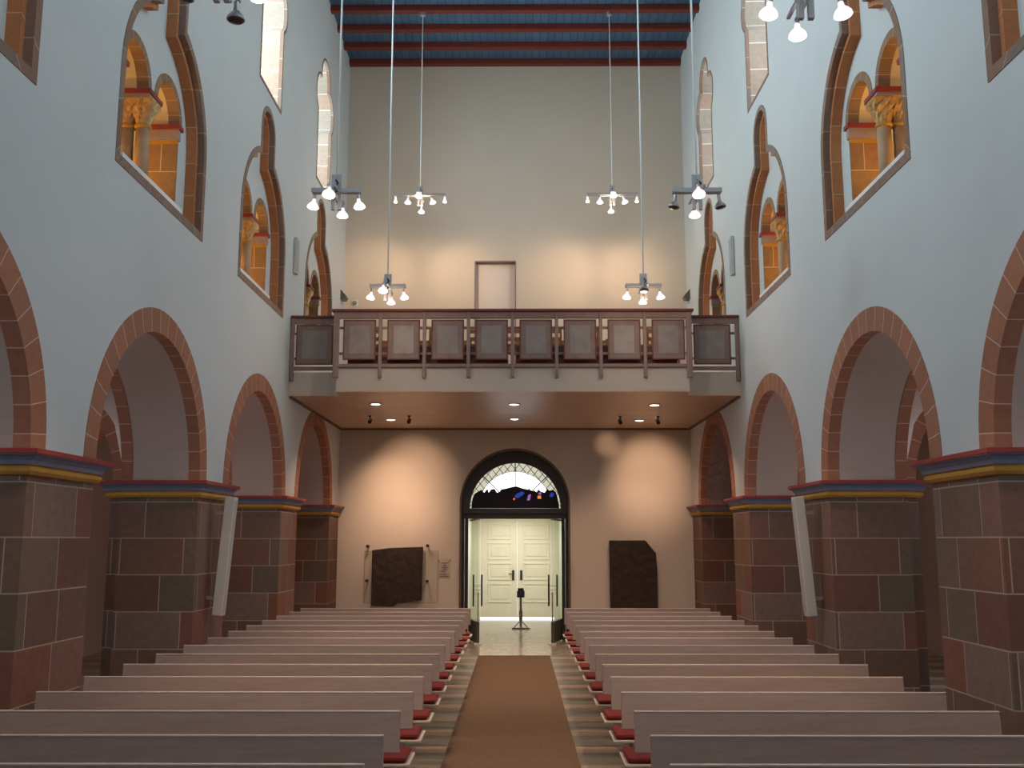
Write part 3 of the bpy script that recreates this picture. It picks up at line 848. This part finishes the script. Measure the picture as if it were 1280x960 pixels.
# threshold strip across the runner's end
st = obj('trim_3', MB().box(-0.76, 0.56, 18.13, 18.21, 0.0, 0.02), M['polish'])
tag(st, 'shiny metal strip across the far end of the runner', 'threshold strip', kind='structure')
ru = obj('carpet_runner', MB().box(-0.70, 0.57, -1.0, 18.12, 0.0, 0.018), M['runner'])
tag(ru, 'brown coir runner down the central aisle towards the entrance', 'rug')

# offering pole in the lobby
r = empty('offering_pole', (0.07, 23.6, 0)); tag(r, 'dark pole with a black box on top standing before the cream doors', 'stand')
obj('pole', MB().tube((0, 0, 0.05), (0, 0, 0.72), 0.028, 12).tube((0, 0, 0.2), (0, 0, 0.42), 0.04, 12), M['frame_brown'], r)
obj('box', MB().box(-0.09, 0.09, -0.07, 0.07, 0.72, 0.88).box(-0.07, 0.07, -0.05, 0.05, 0.88, 0.94), M['black'], r, 0.02)
mb = MB().box(-0.21, 0.21, -0.03, 0.03, 0.0, 0.03).box(-0.03, 0.03, -0.2, 0.2, 0.0, 0.03)
for sx, sy in ((-1, 0), (1, 0), (0, -1)): mb.tube((sx * 0.16, sy * 0.16, 0.03), (0, 0, 0.2), 0.011, 8)
obj('foot', mb, M['frame_brown'], r)

# carved slabs and notice on the west wall
def slab(name, poly, x, z, y0, label):
    r = empty(name, (x, YB, z)); tag(r, label, 'stone slab')
    o = obj('stone', MB().prism(poly, lambda u, v, d: (u, d, v), -y0 - 0.13, -y0), M['slab'], r, 0.012)
    return r
r = slab('memorial_slab', [(-0.56, 0.0), (-0.10, -0.01), (-0.02, 0.05), (0.47, 0.11), (0.48, 1.19), (-0.2, 1.165), (-0.56, 1.12)], -2.44, 0.72, 0.05, 'dark carved stone slab on standoff bolts with glass, left of the portal')
obj('pane', MB().box(-0.73, 0.79, -0.045, -0.035, 0.05, 1.10), M['acrylic'], r)
mb = MB()
for a, b in (((-0.73, 0.05), (0.79, 0.05)), ((0.79, 0.05), (0.79, 1.1)), ((0.79, 1.1), (-0.73, 1.1)), ((-0.73, 1.1), (-0.73, 0.05))): mb.tube((a[0], -0.04, a[1]), (b[0], -0.04, b[1]), 0.005, 6)
obj('pane_edge', mb, M['pew_leg'], r)
for (u, v) in ((-0.66, 1.2), (0.58, 1.21), (-0.66, 0.5), (0.58, 0.49)):
    b = obj('bolt', MB().tube((u, 0, v), (u, -0.16, v), 0.02, 10).tube((u, -0.14, v), (u, -0.17, v), 0.034, 12), M['bronze'], r)
r = slab('memorial_slab', [(-0.48, 0.0), (0.48, 0.0), (0.49, 1.1), (0.47, 1.42), (0.26, 1.68), (-0.48, 1.68)], 2.38, 0.36, 0.0, 'tall dark stone slab with a cut upper corner, right of the portal')
r2 = obj('plinth', MB().box(-0.55, 0.55, -0.2, 0, -0.36, 0.0), M['frame_brown'], r)
r = empty('notice_plaque', (-1.52, YB, 1.25)); tag(r, 'small clear notice plaque with grey sketch between slab and portal', 'plaque')
obj('pane', MB().box(-0.13, 0.13, -0.012, -0.002, 0, 0.42), M['acrylic'], r)
mb = MB()
for i, (z, a, b) in enumerate(((0.05, -0.1, 0.1), (0.09, -0.08, 0.06), (0.15, -0.09, 0.02), (0.19, -0.03, 0.05), (0.23, -0.06, 0.07), (0.27, -0.02, 0.04), (0.32, -0.07, 0.07))):
    mb.box(a, b, -0.016, -0.012, z, z + 0.014)
mb.box(-0.1, -0.095, -0.016, -0.012, 0.05, 0.12); mb.box(0.095, 0.1, -0.016, -0.012, 0.05, 0.12)
for sx in (-1, 1): mb.obox(Matrix.Translation((sx * 0.115, -0.014, 0.37)) @ Matrix.Rotation(sx * 0.6, 4, 'Y'), 0.008, 0.003, 0.035)
obj('drawing', mb, M['panel_mid'], r)

# ------------------------------------------------------------------ lamps under the gallery
proto = None
for i, (x, y, lb) in enumerate(((-2.46, 16.95, 'front left'), (-2.48, 19.2, 'rear left'), (-0.06, 17.0, 'front middle'), (-0.06, 19.1, 'rear middle'), (2.39, 17.1, 'front right'), (2.40, 19.35, 'rear right'))):
    if proto is None:
        r = proto = empty('downlight', (x, y, GZ0))
        obj('trim_ring', MB().lathe([(0.085, 0.0), (0.11, -0.006), (0.11, -0.014), (0.085, -0.014)], (0, 0, 0), 24, caps=False), M['white'], r)
        obj('lamp', MB().lathe([(0.084, -0.004), (0.07, -0.012), (0.03, -0.02)], (0, 0, 0), 24), M['bulb'], r)
    else: r = copy_tree(proto); r.location = (x, y, GZ0)
    tag(r, 'lit round recessed lamp in the gallery underside, %s of six' % lb, 'downlight', 'recessed lamps under the gallery')
AIM = []
proto = None
for i, (x, y, tx, tz, lb) in enumerate(((-2.80, 18.6, -2.7, 2.7, 'leftmost'), (-2.06, 18.6, -2.2, 3.25, 'second from left'), (1.96, 18.75, 1.9, 4.05, 'second from right'), (2.68, 18.75, 2.75, 3.35, 'rightmost'))):
    if proto is None:
        r = proto = empty('ceiling_spotlight', (x, y, GZ0))
        obj('mount', MB().lathe([(0.03, 0.0), (0.03, -0.02), (0.012, -0.025), (0.012, -0.06)], (0, 0, 0), 12), M['black'], r)
        Mx = Matrix.Translation((0, 0.02, -0.10)) @ Matrix.Rotation(math.radians(115), 4, 'X')
        h = obj('lamp_head', MB().lathe([(0.03, -0.07), (0.036, -0.06), (0.036, 0.07), (0.03, 0.07)], (0, 0, 0), 14, 0, Mx), M['black'], r)
        obj('lens', MB().lathe([(0.03, -0.0735), (0.02, -0.075)], (0, 0, 0), 14, 0, Mx), M['bulb'], h)
    else: r = copy_tree(proto); r.location = (x, y, GZ0)
    tag(r, 'small black spotlight aimed at the west wall below the gallery, %s of four' % lb, 'spotlight', 'black spotlights under the gallery')
    AIM.append((x, y, tx, tz))

# ------------------------------------------------------------------ pendant lights
def lamp(parent, x, y, drop, on=True, tilt=(0, 0), s=1.0):
    """one reflector lamp hung from a bar by a rod"""
    T = Matrix.Translation((x, y, -drop)) @ Matrix.Rotation(tilt[0], 4, 'X') @ Matrix.Rotation(tilt[1], 4, 'Y')
    p = lambda q: T @ Vector(q)
    l = obj('lamp', MB().lathe([(0.016, 0.075), (0.020, 0.055), (0.022, 0.035), (0.045 * s, 0.012), (0.062 * s, -0.012), (0.066 * s, -0.03), (0.060 * s, -0.034)], (0, 0, 0), 18, 0, T, caps=False), M['reflector'] if on else M['steel'], parent, smooth=False)
    obj('rod', MB().tube((x, y, 0.045), p((0, 0, 0.07)), 0.004, 6), M['steel'], l)
    obj('socket', MB().lathe([(0.018, 0.06), (0.018, 0.105), (0.01, 0.115)], (0, 0, 0), 12, 0, T), M['steel'], l)
    obj('bulb_glass', MB().lathe([(0.060 * s, -0.033), (0.05 * s, -0.042), (0.02 * s, -0.047)], (0, 0, 0), 18, 0, T), M['bulb'] if on else M['bulb_off'], l)
def pendant(x, y, z, lamps, label, wide=False):
    r = empty('pendant_light', (x, y, z)); tag(r, label, 'pendant light', 'pendant spotlights on long cables')
    obj('cable', MB().tube((0, 0, 0.15), (0, 0, ZC - 0.02 - z), 0.011 if not wide else 0.008, 8), M['cable'], r)
    obj('canopy', MB().lathe([(0.05, ZC - 0.08 - z), (0.05, ZC - 0.02 - z)], (0, 0, 0), 14), M['steel'], r)
    obj('hub', MB().box(-0.055, -0.015, -0.02, 0.02, -0.22, 0.18).box(0.015, 0.055, -0.02, 0.02, -0.22, 0.18).box(-0.03, 0.03, -0.015, 0.015, -0.03, 0.17), M['steel'], r, 0.003)
    hw = 0.5 if wide else 0.27
    obj('cross_bar', MB().box(-hw, hw, -0.045, -0.02, -0.03, 0.02).box(-hw, hw, 0.02, 0.045, -0.03, 0.02), M['steel'], r, 0.003)
    obj('long_bar', MB().box(-0.045, -0.02, -0.3, 0.3, -0.055, -0.032).box(0.02, 0.045, -0.3, 0.3, -0.055, -0.032), M['steel'], r, 0.003)
    mb = MB()
    q = [(0.0, -0.06, 0.10), (0.03, -0.09, 0.05), (-0.01, -0.10, 0.0), (0.03, -0.12, -0.05), (0.02, -0.2, -0.09)]
    for a, b in zip(q, q[1:]): mb.tube(a, b, 0.010, 8)
    obj('wire_loop', mb, M['black'], r)
    for L_ in lamps: lamp(r, *L_)
    return r
T4 = lambda on=(1, 1, 1, 1): [(-0.25, 0, 0.16, on[0], (0, 0.15)), (0.25, 0, 0.16, on[1], (0, -0.15)), (-0.03, -0.27, 0.12, on[2], (-0.35, 0), 1.1), (0.02, 0.27, 0.17, on[3])]
T6 = [(-0.48, 0, 0.12, 1, (0, 0), 0.6), (0.48, 0, 0.12, 1, (0, 0), 0.6), (-0.24, 0, 0.14, 1), (0.24, 0, 0.14, 1, (0, -0.3)), (0.0, -0.26, 0.10, 1, (-0.4, 0), 1.1), (0.0, 0.26, 0.24, 1)]
PEND = [(-2.02, 6.25, 5.90, T4((0, 1, 0, 0)), 'pendant with dark lamps cut by the top edge on the left side', 0),
        (1.96, 6.25, 5.76, T4((1, 1, 1, 1)), 'pendant with glowing lamps cut by the top edge on the right side', 0),
        (-1.97, 10.3, 5.81, T4(), 'four-lamp pendant hanging before the left high window, all lamps lit', 0),
        (1.97, 10.4, 5.84, T4((0, 0, 1, 1)), 'four-lamp pendant on the right with its two outer lamps dark', 0),
        (-1.94, 14.35, 5.80, T4(), 'four-lamp pendant hanging just above the left half of the gallery railing', 0),
        (1.88, 14.35, 5.80, T4((1, 1, 0, 1)), 'four-lamp pendant hanging just above the right half of the gallery railing', 0),
        (-1.90, 18.5, 8.72, T6, 'high six-lamp pendant over the gallery on the left', 1),
        (1.85, 18.5, 8.72, T6, 'high six-lamp pendant over the gallery on the right', 1)]
for x, y, z, ls, lb, w in PEND: pendant(x, y, z, ls, lb, bool(w))

# ------------------------------------------------------------------ column loudspeakers
def wall_speaker(loc, sg, h, d, label, tilt=0.0, stand=0.0):
    r = empty('column_loudspeaker', loc); tag(r, label, 'loudspeaker')
    r.rotation_euler = (0, sg * -tilt, 0)
    x = -sg
    a, b = sorted((x * stand, x * (stand + d)))
    obj('body', MB().box(a, b, -0.075, 0.075, 0, h), M['speaker'], r, 0.008)
    a, b = sorted((x * (stand + d), x * (stand + d + 0.006)))
    obj('grille', MB().box(a, b, -0.055, 0.055, 0.04, h - 0.04), M['grille'], r)
    if stand > 0:
        for z in (0.2, h - 0.2):
            a, b = sorted((x * -0.06, x * stand)); obj('bracket', MB().box(a, b, -0.02, 0.02, z - 0.02, z + 0.02), M['steel'], r)
    return r
wall_speaker((XL + 0.005, 16.05, 6.45), -1, 0.62, 0.06, 'short pale column loudspeaker high on the left wall beside the gallery')
wall_speaker((XR - 0.005, 16.15, 6.45), 1, 0.66, 0.06, 'short pale column loudspeaker high on the right wall beside the gallery')
wall_speaker((XL + 0.04, 12.15, 1.16), -1, 1.42, 0.12, 'tall pale column loudspeaker tilted forward on the left pier', math.radians(4), 0.05)
wall_speaker((XR - 0.04, 12.1, 1.16), 1, 1.42, 0.12, 'tall pale column loudspeaker tilted forward on the right pier', math.radians(4), 0.05)

# ------------------------------------------------------------------ pews
PZT, PZB = 0.89, 0.628
def pew(x0, x1, y):
    """x0 = aisle end, x1 = wall end; people sit on the camera's side of the board"""
    r = empty('pew', ((x0 + x1) / 2, y, 0)); c = (x0 + x1) / 2
    a, b = min(x0, x1) - c, max(x0, x1) - c
    T = Matrix.Translation((0, 0.0, (PZT + PZB) / 2)) @ Matrix.Rotation(math.radians(-7), 4, 'X')
    bk = obj('backrest', MB().obox(T, (b - a) / 2, 0.016, (PZT - PZB) / 2), M['pew'], r, 0.006)
    T2 = Matrix.Translation((0, 0.016, PZT + 0.004)) @ Matrix.Rotation(math.radians(-7), 4, 'X')
    obj('top_highlight', MB().obox(T2, (b - a) / 2, 0.018, 0.006), M['pew_edge'], bk, 0.004)  # pale strip paints the highlight along the top of the backrest
    st = obj('seat', MB().box(a - 0.035, b + 0.0, -0.56, -0.14, 0.468, 0.49) if x0 > 0 else MB().box(a, b + 0.035, -0.56, -0.14, 0.468, 0.49), M['pew_edge'], r, 0.006)
    obj('cushion', MB().box(a - 0.018, b + 0.01, -0.552, -0.16, 0.491, 0.532), M['cushion'], r, 0.018)
    for t in (0.12, 0.5, 0.88):
        x = a + (b - a) * t
        mb = MB().prism([(-0.50, 0), (0.03, 0), (0.045, 0.62), (-0.02, 0.62), (-0.10, 0.46), (-0.48, 0.46)], lambda u, v, d: (d, u, v), x - 0.018, x + 0.018)
        mb.box(x - 0.018, x + 0.018, 0.017, 0.04, 0.55, 0.84)
        obj('support', mb, M['pew_leg'], r, 0.004)
    return r
NTH = ['front', 'second', 'third', 'fourth', 'fifth', 'sixth', 'seventh', 'eighth', 'ninth', 'tenth', 'eleventh', 'twelfth', 'thirteenth', 'fourteenth', 'rearmost']
pl_, pr_ = pew(-0.80, -3.70, 0), pew(0.79, 3.27, 0)
for k in range(15):
    y = 5.29 + 0.85 * k + (0.08 if k == 0 else 0)
    for pr0, nm in ((pl_, 'left'), (pr_, 'right')):
        o = pr0 if k == 0 else copy_tree(pr0)
        o.location = (o.location.x, y, 0)
        where = 'nearest the camera' if k == 0 else ('last before the portal' if k == 14 else '%s row from the camera' % NTH[k])
        tag(o, 'brown pew with red cushion, %s of the runner, %s' % (nm, where), 'pew', 'pews %s of the runner' % nm)

# ------------------------------------------------------------------ light
def area(name, loc, rot, sx, sy, p, c, spread=PI):
    l = bpy.data.lights.new(name, 'AREA'); l.shape = 'RECTANGLE'; l.size = sx; l.size_y = sy; l.energy = p; l.color = c; l.spread = spread
    o = bpy.data.objects.new(name, l); COL.objects.link(o); o.location = loc; o.rotation_euler = rot; return o
def spot(name, loc, tgt, p, c, deg, blend=0.6, r=0.03):
    l = bpy.data.lights.new(name, 'SPOT'); l.energy = p; l.color = c; l.spot_size = math.radians(deg); l.spot_blend = blend; l.shadow_soft_size = r
    o = bpy.data.objects.new(name, l); COL.objects.link(o); o.location = loc
    o.rotation_euler = (Vector(tgt) - Vector(loc)).to_track_quat('-Z', 'Y').to_euler(); return o
def point(name, loc, p, c, r=0.04):
    l = bpy.data.lights.new(name, 'POINT'); l.energy = p; l.color = c; l.shadow_soft_size = r
    o = bpy.data.objects.new(name, l); COL.objects.link(o); o.location = loc; return o
DAY = (0.77, 0.935, 0.98)
WARM = (1.0, 0.67, 0.44)
KD = 1.0
for i, c in enumerate(CLER):
    f = (0.2, 0.45, 0.9, 1.0, 0.8, 0.55)[i]
    area('daylight', (XL - TH - 0.15, c, 10.0), (0, -PI / 2, 0), 2.6, 1.5, 195 * f * KD, DAY, 2.2)
    area('daylight', (XR + TH + 0.15, c, 10.0), (0, PI / 2, 0), 2.6, 1.5, 70 * f * KD, DAY, 2.2)
for cx in (-2.2, 0, 2.2):  # weak fill through the added east windows
    area('daylight', (cx, YF - 1.0, 7.6), (PI / 2, 0, 0), 1.6, 5.0, 15 * KD, DAY)
for c in BAYS[2:5]:  # light for the added aisle window holes
    area('daylight', (XL - TH - AX - 0.6, c, 2.9), (0, -PI / 2, 0), 1.8, 0.9, 26 * KD, (0.9, 0.9, 1.0))
    area('daylight', (XR + TH + AX + 0.6, c, 2.9), (0, PI / 2, 0), 1.8, 0.9, 38 * KD, (0.9, 0.9, 1.0))
for sg in (-1, 1):
    XN = XL if sg < 0 else XR
    for c in BAYS[2:5]:
        for dy in (-0.45, 0.45):
            point('sill lamp', (XN + sg * 1.05, c - NSH + dy, 5.62), 20, (1.0, 0.60, 0.22))
for x, y, tx, tz in AIM:
    close = tz > 3.8
    spot('wall spot', (x, y + 0.06, GZ0 - 0.13), (tx, YB, tz), 48 if close else 135, (1.0, 0.62, 0.41), 56 if not close else 19, 1.0)
for i, (x, y) in enumerate(((-2.46, 16.95), (-2.48, 19.2), (-0.06, 17.0), (-0.06, 19.1), (2.39, 17.1), (2.40, 19.35))):
    spot('downlight lamp', (x, y, GZ0 - 0.03), (x, y, 0), 95, (1.0, 0.62, 0.42), 120, 0.7)
for i, (x, y, z, ls, lb, w) in enumerate(PEND):
    if w:
        for tx in ((-3.05, -1.2) if x < 0 else (0.98, 2.5)):
            spot('gallery wall spot', (x, y + 0.1, z - 0.3), (tx, YB, 7.75), 60, WARM, 44, 1.0)
            spot('gallery wall spot', (x, y + 0.1, z - 0.3), (tx, YB, 7.2), 45, WARM, 95, 1.0)
        point('pendant glow', (x, y, z - 0.25), 26, (1.0, 0.78, 0.58), 0.2)
        spot('pendant lamp', (x, y, z - 0.35), (x, y, 0), 70, WARM, 110, 0.8)
    else:
        spot('pendant lamp', (x, y, z - 0.32), (x, y + 0.6, 0), 260, WARM, 85, 0.9)
        if y < 13: spot('pendant lamp', (x, y, z - 0.32), (x * 0.9, y + 3.2, 0.8), 240, WARM, 50, 1.0)
        else: point('pendant glow', (x, y - 0.1, z - 0.36), 13, WARM, 0.1)
area('lobby lamp', (-0.1, 24.6, 2.68), (0, 0, 0), 1.2, 2.6, 46, (1.0, 0.95, 0.85))

for sg, p in ((-1, 14), (1, 9)):  # warm light added in both aisles, source unseen, no fixture built
    XN = XL if sg < 0 else XR
    point('aisle warm fill', (XN + sg * 2.4, 15.2, 3.4), p, (1.0, 0.5, 0.3), 0.1)
# sky outside
wd = bpy.data.worlds.new('World'); SC.world = wd; wd.use_nodes = True
bg = wd.node_tree.nodes['Background']
bg.inputs[0].default_value = (0.85, 0.92, 1.0, 1); bg.inputs[1].default_value = 2.0

# ------------------------------------------------------------------ camera
cam = bpy.data.cameras.new('Camera'); co = bpy.data.objects.new('Camera', cam); COL.objects.link(co)
cam.sensor_fit = 'HORIZONTAL'; cam.sensor_width = 36.0; cam.lens = 36.0 * 1235 / 1280
cam.clip_start = 0.05; cam.clip_end = 200
co.location = (0, 0, 2.05)
co.rotation_euler = (PI / 2 + 0.1565, 0, 0.0057)
SC.camera = co
SC.view_settings.view_transform = 'Standard'; SC.view_settings.look = 'None'
SC.view_settings.exposure = 0.5; SC.view_settings.gamma = 1.0; SC.view_settings.use_curve_mapping = False
SC.cycles.use_denoising = True
SC.cycles.max_bounces = 8
SC.cycles.diffuse_bounces = 5
SC.cycles.sample_clamp_indirect = 6.0
